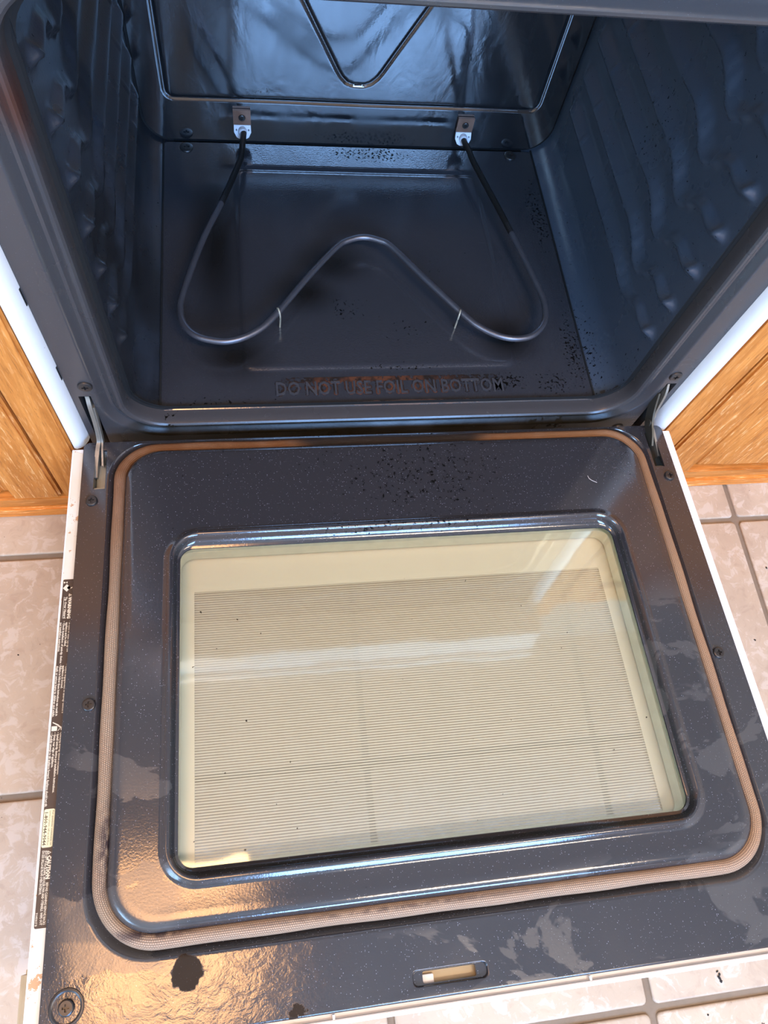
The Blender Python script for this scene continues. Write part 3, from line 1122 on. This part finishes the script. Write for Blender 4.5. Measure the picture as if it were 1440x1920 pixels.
mb = MB()
chan = rrect(-.334, .334, -.5265, .0055, (.062, .045), 12, 8)
outer = rrect(-.362, .362, -.5800, .0078, (.008, .008), 4, 8)
V, F = flat_poly(outer, [chan, flange_holes[0], flange_holes[1], flange_holes[3]])
mb.add([(a, b, 0) for a, b in V], F)
prof_o = [(0, 0), (.0012, -.0004), (.0020, -.0016), (.0022, -.0075)]
mb.loops([[(a, b, h) for a, b in rrect(-.362 - o_ * .6, .362 + o_ * .6, -.5800 - o_, .0078 + o_ * .3, (.008, .008), 4, 8)] for o_, h in prof_o])
LP = [D(-.334, .334, -.5265, .0055, (.062, .045), 0),
      D(-.3325, .3325, -.5250, .0048, (.061, .044), .0008),
      D(-.3300, .3300, -.5215, .0040, (.058, .043), -.0006),
      D(-.3270, .3270, -.5180, .0030, (.056, .042), -.0050),
      D(-.3240, .3240, -.5150, .0020, (.054, .041), -.0065),
      D(-.3145, .3145, -.5055, -.0085, (.046, .040), -.0065),
      D(-.3135, .3135, -.5045, -.0092, (.045, .040), -.0030),
      D(-.3130, .3130, -.5040, -.0097, (.044, .040), .0035),
      D(-.3115, .3115, -.5025, -.0110, (.043, .039), .0078),
      D(-.3085, .3085, -.4993, -.0138, (.041, .038), .0100),
      D(-.3040, .3040, -.4945, -.0180, (.038, .036), .0108),
      D(-.2990, .2990, -.4890, -.0230, (.035, .034), .0106),
      D(-.2690, .2690, -.4745, -.1140, .036, .0102),
      D(-.2660, .2660, -.4712, -.1172, .034, .0106),
      D(-.2635, .2635, -.4685, -.1198, .032, .0128),
      D(-.2610, .2610, -.4660, -.1223, .030, .0138),
      D(-.2585, .2585, -.4635, -.1248, .027, .0126),
      D(-.2565, .2565, -.4612, -.1272, .024, .0085),
      D(-.2552, .2552, -.4597, -.1300, .020, .0048),
      D(-.2545, .2545, -.4583, -.1335, .017, .0030),
      D(-.2520, .2520, -.4556, -.1363, .014, .0022),
      D(-.2518, .2518, -.4554, -.1365, .014, .0004)]
mb.loops(LP)
# sunken latch pocket
lat = [rrect(-.0495 + q, .0205 - q, -.5730 + q, -.5590 - q, .0045, 4, 2) for q in (0, .0008, .0014)]
mb.loops([[(a, b, h) for a, b in l] for l, h in zip(lat, (0, -.0008, -.0035))])
V, F = flat_poly(lat[2], [flange_holes[2]])
mb.add([(a, b, -.0035) for a, b in V], F)
mb.loops([[(a, b, -.0035) for a, b in flange_holes[2]], [(a, b, -.008) for a, b in flange_holes[2]]])
for hl in flange_holes[:2]:
    mb.loops([[(a, b, 0) for a, b in hl], [(a, b, -.003) for a, b in hl]])
door = mb.obj('oven_door', M['door'], RANGE, 0.9)
door['label'] = 'speckled black enamel inside of the open door with its window'
door.rotation_euler = (TH, 0, 0)
dk = dict(parent=door, world=False)


def dobj(b, name, mat, smooth=.6):
    return b.obj(name, mat, door, smooth, False)


# white outer shell of the door
b = MB()
so = rrect(-.3772, .3772, -.5900, .0048, (.006, .002), 4, 8)
sh_in = rrect(-.3605, .3605, -.5815, .0020, .003, 2, 8)
V, F = flat_poly(so, [sh_in])
b.add([(x, y, -.0095 + (.0012 if abs(x) > .376 else 0)) for x, y in V], F)
b.loops([[(x, y, -.0095 + (.0012 if abs(x) > .376 else 0)) for x, y in so], [(x, y, -.046) for x, y in so]])
hole_b = rrect(-.285, .285, -.480, -.110, .02, 4, 4)
V, F = flat_poly(so, [hole_b])
b.add([(x, y, -.046) for x, y in V], F)
b.loops([[(x, y, -.046) for x, y in hole_b], [(x, y, -.040) for x, y in hole_b]])
dobj(b, 'door_skin', M['white'], .5)
# bright folded lip at the front end and its little tabs
b = MB().box((-.376, -.5912, -.0100), (.376, -.5872, -.0042), .0006)
for x in (-.1205, .115):
    b.box((x - .0010, -.5880, -.0095), (x + .0010, -.5835, -.0050))
dobj(b, 'folded_lip', M['white'])
# stained left strip
b = MB()
V, F = flat_poly([(-.3757, -.588), (-.3628, -.588), (-.3628, -.004), (-.3757, .0035)], [])
b.add([(x, y, -.0082) for x, y in V], F)
dobj(b, 'side_strip', M['cream'])
# rail between strip and panel edge (dark gap)
for s in (-1, 1):
    dobj(MB().box((s * .3599 - .0019, -.579, -.012), (s * .3599 + .0019, .004, -.0078)), 'edge_gap', M['black'])

# gasket rope with UVs
def gasket():
    P = rrect(-.3195, .3195, -.5098, -.0025, (.052, .042), 16, 40)
    P = [(a, b + (.0045 * smoothstep(-.11, -.07, a) * (1 - smoothstep(.085, .13, a)) if b > -.02 else 0)) for a, b in P]
    n, seg, r = len(P), 16, .0068
    vs, uvs = [], []
    ln = 0
    for i in range(n + 1):
        p, q, o = P[i % n], P[(i + 1) % n], P[i - 1]
        t = Vector((q[0] - o[0], q[1] - o[1], 0)).normalized()
        s = Vector((t.y, -t.x, 0))
        if i:
            ln += math.dist(P[i % n], P[i - 1])
        hz = .0008 + .0006 * math.sin(ln * 37) - .0035 * smoothstep(-.05, -.01, p[1]) - .004 * smoothstep(-.11, -.07, p[0]) * (1 - smoothstep(.085, .13, p[0])) * (p[1] > -.02)
        rr = r * (1 + .05 * math.sin(ln * 61) + .03 * math.sin(ln * 23))
        for k in range(seg + 1):
            a = 2 * PI * k / seg
            vs.append((p[0] + s.x * math.cos(a) * rr, p[1] + s.y * math.cos(a) * rr, hz + math.sin(a) * rr * .95))
            uvs.append((ln, k / seg))
    w_ = seg + 1
    fs = [(i * w_ + k, (i + 1) * w_ + k, (i + 1) * w_ + k + 1, i * w_ + k + 1) for i in range(n) for k in range(seg)]
    me = mesh('gasket', vs, fs)
    uvl = me.uv_layers.new(name='uv')
    for lp in me.loops:
        uvl.data[lp.index].uv = uvs[lp.vertex_index]
    me.polygons.foreach_set('use_smooth', [True] * len(me.polygons))
    bm = bmesh.new()
    bm.from_mesh(me)
    bmesh.ops.recalc_face_normals(bm, faces=bm.faces[:])
    bm.to_mesh(me)
    bm.free()
    o = link('door_gasket', me, M['gasket'], door, None, False)
    o['label'] = 'tan and brown woven rope gasket'


gasket()

# panes and the well between them
inner = D(-.2555, .2555, -.459, -.133, .012, .0002, 6, 4)
ig = MB().loops([inner, [(x, y, -.0030) for x, y, _ in inner]], True, True)
dobj(ig, 'inner_glass', M['inner_glass']).hide_render = False
wl = [D(-.2575, .2575, -.4600, -.1310, .006, -.0032, 4, 6), D(-.2590, .2590, -.4615, -.1300, .006, -.0120, 4, 6),
      D(-.2560, .2560, -.4590, -.1330, .006, -.0130, 4, 6), D(-.2545, .2545, -.4580, -.1345, .016, -.0285, 6, 6)]
n_ = len(wl[0])
well = MB()
wl = [D(-.2575, .2575, -.4605, -.1310, .010, -.0032, 6, 6), D(-.2585, .2585, -.4615, -.1300, .010, -.0135, 6, 6),
      D(-.2555, .2555, -.4590, -.1335, .012, -.0142, 6, 6), D(-.2545, .2545, -.4580, -.1345, .014, -.0305, 6, 6)]
well.loops(wl, flip=True)
dobj(well, 'window_well', M['well'])
og = D(-.290, .290, -.486, -.108, .012, -.0325, 6, 4)
dobj(MB().loops([og, [(x, y, -.0365) for x, y, _ in og]], True, True), 'outer_glass', M['outer_glass'])

# screws of the door
for x, y, r in ((-.3495, -.0700, .0066), (-.3385, -.2990, .0066), (-.3415, -.5500, .0066), (.3508, -.0690, .0066), (.3385, -.2990, .0066), (.3415, -.5500, .0066)):
    b = screw((x, y, .0002), r, 'z', h=.0026)
    if abs(y + .55) < .01:
        b.lathe((x, y, 0), [(.0145, 0), (.0140, .0007), (.0125, .0009), (.0112, .0003)], 'z', 32, False)
    dobj(b, 'door_screw', M['screw'], .5)

# latch seen in its slot
b = MB().box((-.043, -.5725, -.0135), (.013, -.5590, -.0105))
dobj(b, 'latch_plate', M['handle'])
dobj(MB().box((-.0400, -.5712, -.0100), (-.0290, -.5640, -.0070), .0005), 'latch_catch', M['white'])

# handle end below the left edge
b = MB().box((-.3960, -.582, -.088), (.3960, -.5210, -.052), .004)
dobj(b, 'door_handle', M['handle'])
for s in (-1, 1):
    dobj(MB().box((s * .362 - .012, -.560, -.052), (s * .362 + .012, -.535, -.0462)), 'handle_post', M['handle'])


# hinge parts: box under the slot in the door, and the arms
for s in (-1, 1):
    b = MB()
    b.box((s * .3427 - .0062, -.0540, -.018), (s * .3427 + .0062, -.0150, -.0150))
    b.box((s * .3427 - .0062, -.0544, -.016), (s * .3427 + .0062, -.0515, -.0025), .0006)
    b.box((s * .3427 - s * .0070 - .0006, -.0544, -.016), (s * .3427 - s * .0070 + .0006, -.004, -.001))
    o = dobj(b, 'hinge_pocket', M['steel'] if s < 0 else M['hinge_dark'])


def ribbon(path_yz, x0, x1, width, name, mat, xs_=None):
    """plate whose edge follows a path in the (y,z) plane between x0 and x1"""
    mbb = MB()
    P = [Vector((0, a, c)) for a, c in path_yz]
    P = catmull(P, 5)
    rings = []
    n = len(P)
    for i, p in enumerate(P):
        t = (P[min(i + 1, n - 1)] - P[max(i - 1, 0)]).normalized()
        nn = Vector((0, -t.z, t.y))
        w0 = width[0] + (width[1] - width[0]) * i / (n - 1) if isinstance(width, tuple) else width
        sh = xs_(i / (n - 1)) if xs_ else 0
        a, c = p + nn * w0 / 2, p - nn * w0 / 2
        rings.append([(x0 + sh, a.y, a.z), (x1 + sh, a.y, a.z), (x1 + sh, c.y, c.z), (x0 + sh, c.y, c.z)])
    mbb.loops(rings, True, True)
    return mbb


arm = [(.034, .058), (.0265, .050), (.019, .024), (.010, .002), (-.004, -.003), (-.020, -.008), (-.034, -.0115)]
bow = lambda t: 0.0026 * math.sin(t * PI * 1.5)
ribbon(arm, -.3490, -.3445, (.010, .012), 'hinge_arm', None, bow).obj('hinge_arm', M['hinge'], RANGE, .6)
ribbon(arm[1:-1], -.3425, -.3405, (.007, .009), 'hinge_arm', None).obj('hinge_arm', M['hinge'], RANGE, .6)
b = ribbon(arm, .3460, .3490, (.014, .016), 'hinge_arm', None, lambda t: -bow(t))
oa = b.obj('hinge_arm', M['hinge'], RANGE, .6)
b = ribbon([(.030, .048), (.018, .026), (.006, .012), (-.008, .004), (-.018, -.004)], .3385, .3410, (.014, .022), 'hinge_plate', None)
b.lathe((.3385, .004, .014), [(.0048, -.001), (.0048, .0012), (.003, .0018)], '-x', 18)
b.obj('hinge_plate', M['hinge_dark'], RANGE, .6)

# ------------------------------------------------------------------ labels printed on the left strip
LZ = -.0079


def strip_text(mb_, body, size, y0, xb, squeeze=1.0, length=None, bold=0.0):
    """text runs towards the free end of the door, letter tops towards the panel"""
    vs, fs = text_mesh(body, size, 0, 1, 'LEFT', bold)
    if length:
        squeeze = length / max(v.x for v in vs)
    mb_.add([(xb + v.y, y0 - v.x * squeeze, LZ + .0002) for v in vs], fs)


# strip is x -.3757 .. -.3628 ; label uses x -.3752 .. -.3632
b = MB()
lab = rrect(-.37500, -.36320, -.4890, -.1600, .0015, 3, 1)
V, F = flat_poly(lab, [])
b.add([(x, y, LZ) for x, y in V], F)
warn = dobj(b, 'warning_label', M['brown_label'])
warn['label'] = 'long brown label with small cream print'
b = MB()
ZL = LZ + .0002
T = lambda L: [(x, y, ZL) for x, y in L]
# diamond icon with little figure
b.add(T([(-.3747, -.1700), (-.3710, -.1655), (-.3668, -.1695), (-.3705, -.1742)]), [(0, 1, 2, 3)])
b.add(T([(-.3668, -.1695), (-.3640, -.1690), (-.3668, -.1710)]), [(0, 1, 2)])
b.add(T([(-.3745, -.1625), (-.3722, -.1632), (-.3738, -.1650)]), [(0, 1, 2)])
b.add(T([(-.3720, -.1640), (-.3708, -.1622), (-.3702, -.1645)]), [(0, 1, 2)])


def tri(mbx, x, y, s):
    o_ = [(x, y), (x, y - s), (x + s * .9, y - s / 2)]
    i_ = [(x + s * .16, y - s * .26), (x + s * .16, y - s * .74), (x + s * .60, y - s * .5)]
    V_, F_ = flat_poly(o_, [i_])
    mbx.add(T(V_), F_)


tri(b, -.3680, -.1765, .0034)
strip_text(b, 'WARNING', .0046, -.1805, -.3680, length=.0240, bold=.00025)
strip_text(b, 'Tip Over Hazard', .0034, -.1800, -.3718, length=.0240, bold=.0001)
b.add(T([(-.3728, -.1800), (-.3728, -.2040), (-.3725, -.2040), (-.3725, -.1800)]), [(0, 1, 2, 3)])
cols = [(-.2070, [('\u2022 A child or adult can tip the', .0335), ('  appliance and be killed.', .0275), ('\u2022 Check installation of anti-tip device', .0450), ('  per installation instructions.', .0330)]),
        (-.2530, [('\u2022 Check engagement of anti-tip device if', .0500), ('  appliance is moved.', .0250), ('\u2022 Failure to follow these instructions can result in', .0520), ('  death or serious burns to children and adults.', .0530)]),
        (-.3120 - .0090, [('Checking anti-tip device installation:', .0400), ('\u2022 Install anti-tip device per installation instructions.', .0560), ('\u2022 Grasp rear edge of appliance.', .0330), ('\u2022 Carefully attempt to tilt appliance forward. Appliance should not tilt.', .0680)])]
for y0, ls in cols:
    for k, (tx, ln) in enumerate(ls):
        strip_text(b, tx, .0030, y0, -.3658 - k * .0029, length=ln, bold=.00008)
# bending figure tipping a box
b.add(T([(-.3742, -.3150), (-.3742, -.3196), (-.3690, -.3196), (-.3690, -.3150)]), [(0, 1, 2, 3)])
b.add(T([(-.3735, -.3108), (-.3737, -.3116), (-.3682, -.3150), (-.3676, -.3138)]), [(0, 1, 2, 3)])
b.add(T([(-.3682, -.3136), (-.3684, -.3152), (-.3652, -.3178), (-.3648, -.3164)]), [(0, 1, 2, 3)])
b.add([(-.3647 + .0010 * math.cos(a), -.3183 + .0010 * math.sin(a), ZL) for a in [k * PI / 5 for k in range(10)]], [tuple(range(10))])
b.add(T([(-.3662, -.3175), (-.3667, -.3171), (-.3684, -.3196), (-.3678, -.3197)]), [(0, 1, 2, 3)])
tri(b, -.3683, -.4268, .0034)
strip_text(b, 'CAUTION', .0046, -.4308, -.3683, length=.0195, bold=.0003)
strip_text(b, 'BEFORE CLEANING REMOVE RACKS', .0029, -.4530, -.3678, length=.0335, bold=.00006)
strip_text(b, '(EXCEPT PORCELAIN), BROILER PAN AND UTENSILS. WIPE OUT', .0029, -.4265, -.3706, length=.0600, bold=.00006)
strip_text(b, 'EXCESS SPILLAGE FROM OVEN INTERIOR.', .0029, -.4265, -.3732, length=.0360, bold=.00006)
strip_text(b, '316433617 B', .0024, -.4765, -.3743, length=.0105, bold=.00005)
dobj(b, 'label_print', M['cream_print'])['kind'] = 'stuff'
b = MB()
V, F = flat_poly(rrect(-.3745, -.3650, -.4240, -.3910, .0015, 3, 1), [])
b.add([(x, y, LZ + .0001) for x, y in V], F)
dobj(b, 'phone_label', M['yellow_print'])
b = MB()
strip_text(b, 'For questions, comments, or', .0024, -.3925, -.3672, length=.0300)
strip_text(b, 'service please call us toll free:', .0024, -.3925, -.3698, length=.0300)
strip_text(b, '1-800-944-9044', .0042, -.3930, -.3738, length=.0290, bold=.0001)
dobj(b, 'phone_print', M['dark_print'])
# ------------------------------------------------------------------ oak base cabinets
CY = 0.0135


def cabinet(s, name_label):
    """s=-1 left of the range, +1 right of it"""
    xi, xo = .3815, .97
    c = thing('base_cabinet', name_label, 'cabinet', (s * (xi + xo) / 2, .3, FLOOR_Z))

    def bx(a0, a1, y0, y1, z0, z1, bev=0.0):
        x0_, x1_ = sorted((s * a0, s * a1))
        return MB().box((x0_, y0, z0), (x1_, y1, z1), bev)
    bx(xi, xo, CY + .022, .62, FLOOR_Z + .001, .66).obj('carcass', M['oak'], c)
    bx(xi, .423, CY, CY + .021, -.1545, .66, .003).obj('face_stile', M['oak'], c)
    bx(.9, xo, CY, CY + .021, -.1545, .66, .003).obj('face_stile', M['oak'], c)
    bx(xi, xo, CY + .0004, CY + .021, -.1800, -.1560, .002).obj('bottom_rail', M['oak_rail'], c)
    # door: stiles, rails and a sunk panel with a sloping field edge
    dr = bx(.4265, .4880, CY - .001, CY + .020, -.1535, .60, .0035).obj('cabinet_door', M['oak_panel'], c)
    bx(.83, .896, CY - .001, CY + .020, -.1535, .60, .0035).obj('door_stile', M['oak_panel'], dr, world=False)
    bx(.4885, .8295, CY - .001, CY + .020, .54, .60, .0035).obj('door_rail', M['oak_rail'], dr, world=False)
    b_ = MB()
    L_ = []
    for ins, y in ((0, CY + .013), (.012, CY + .012), (.014, CY + .009), (.045, CY + .003), (.047, CY + .002)):
        L_.append([(s * q[0], y, q[1]) for q in rrect(.489 + ins, .829 - ins, -.1535 + ins * .3, .539 - ins, .001, 1, 1)])
    b_.loops(L_, False, True)
    b_.obj('door_panel', M['oak_panel'], dr, .3, False)
    bx(xi, xo, CY - .0035, CY + .020, FLOOR_Z + .0003, -.1812, .002).obj('base_moulding', M['pale_rail'], c)
    return c


cabinet(-1, 'orange oak base cabinet on the side of the warning label strip')
cabinet(1, 'orange oak base cabinet beside the ribbed blue oven wall')

# ------------------------------------------------------------------ ceiling fixture and added fill lamp
c = thing('ceiling_light', 'square warm ceiling light mirrored golden in the door enamel', 'lamp', (-.60, -.50, ZC))
mb = MB()
plate(mb, [(-.94, -.84), (-.26, -.84), (-.26, -.16), (-.94, -.16)], [[(-.91, -.81), (-.29, -.81), (-.29, -.19), (-.91, -.19)]], lambda p, q, h: (p, q, 2.54 - h), -.06)
mb.obj('lamp_frame', M['white'], c)
c = thing('added_fill_lamp', 'long warm ceiling lamp added out of view for fill light', 'lamp', (.75, -1.35, ZC))
mb = MB()
plate(mb, [(.17, -1.50), (1.33, -1.50), (1.33, -1.20), (.17, -1.20)], [[(.19, -1.48), (1.31, -1.48), (1.31, -1.22), (.19, -1.22)]], lambda p, q, h: (p, q, 2.54 - h), -.06)  # made-up housing round the fill light
mb.obj('lamp_frame', M['white'], c)

# ------------------------------------------------------------------ crumbs and lint


def nugget(cx, cy, cz, r, seed):
    rnd = random.Random(seed)
    bm = bmesh.new()
    bmesh.ops.create_icosphere(bm, subdivisions=1, radius=1)
    a = rnd.uniform(0, PI)
    sx_, sy_ = r * rnd.uniform(.6, 1.5), r * rnd.uniform(.5, 1.0)
    for v in bm.verts:
        k = rnd.uniform(.75, 1.2)
        x, y = v.co.x * sx_ * k, v.co.y * sy_ * k
        v.co = Vector((cx + x * math.cos(a) - y * math.sin(a), cy + x * math.sin(a) + y * math.cos(a), cz + (v.co.z * .5 + .45) * min(sx_, sy_)))
    bm.verts.index_update()
    q = ([v.co[:] for v in bm.verts], [[v.index for v in f.verts] for f in bm.faces])
    bm.free()
    return q


rnd = random.Random(3)
b = MB()
for k in range(110):
    x = rnd.uniform(-.62, .95)
    y = rnd.uniform(-.95, .005)
    if abs(x) < .36 and y > -.6:
        continue
    b.add(*nugget(x, y, FLOOR_Z, rnd.choice((.0005, .0007, .001, .0016)), k))
o = b.obj('floor_crumbs', M['crumb'], None)
o['kind'] = 'stuff'
o['label'] = 'tiny dark crumbs scattered over the beige floor tiles'
o['category'] = 'crumbs'
b = MB()
for dx, dy, r, k in ((0, 0, .0030, 501), (.0012, .0035, .0024, 502), (-.0006, .0068, .0020, 503), (.0010, -.0036, .0020, 504)):
    b.add(*nugget(.3616 + dx, -.6485 + dy, FLOOR_Z, r, k))
o = b.obj('charred_crumb', M['crumb'], None)
o['label'] = 'largest black burnt crumb, on the tile in front of the open door'
o['category'] = 'crumb'
o = MB().add(*nugget(.5465, -.2427, FLOOR_Z, .0022, 77)).obj('charred_crumb', M['crumb'], None)
o['label'] = 'small black crumb on the tile beside the long door edge without labels'
o['category'] = 'crumb'


def lint(P, label):
    n = Vector((0, -math.sin(-TH), math.cos(TH)))
    pts = [Vector((x, y * math.cos(TH) - h * math.sin(TH), y * math.sin(TH) + h * math.cos(TH))) for x, y, h in P]
    o_ = MB().tube(catmull(pts, 6), .00035, 6).obj('lint_thread', M['thread'], None)
    o_['label'] = label
    o_['category'] = 'lint'


q = .0112
from_c = [(.2365, -.0700, q), (.2375, -.0745, q + .0004), (.2405, -.0775, q + .0008), (.2460, -.0800, q)]
lint(from_c, 'thin pale curl of lint on the speckled door enamel above the window')
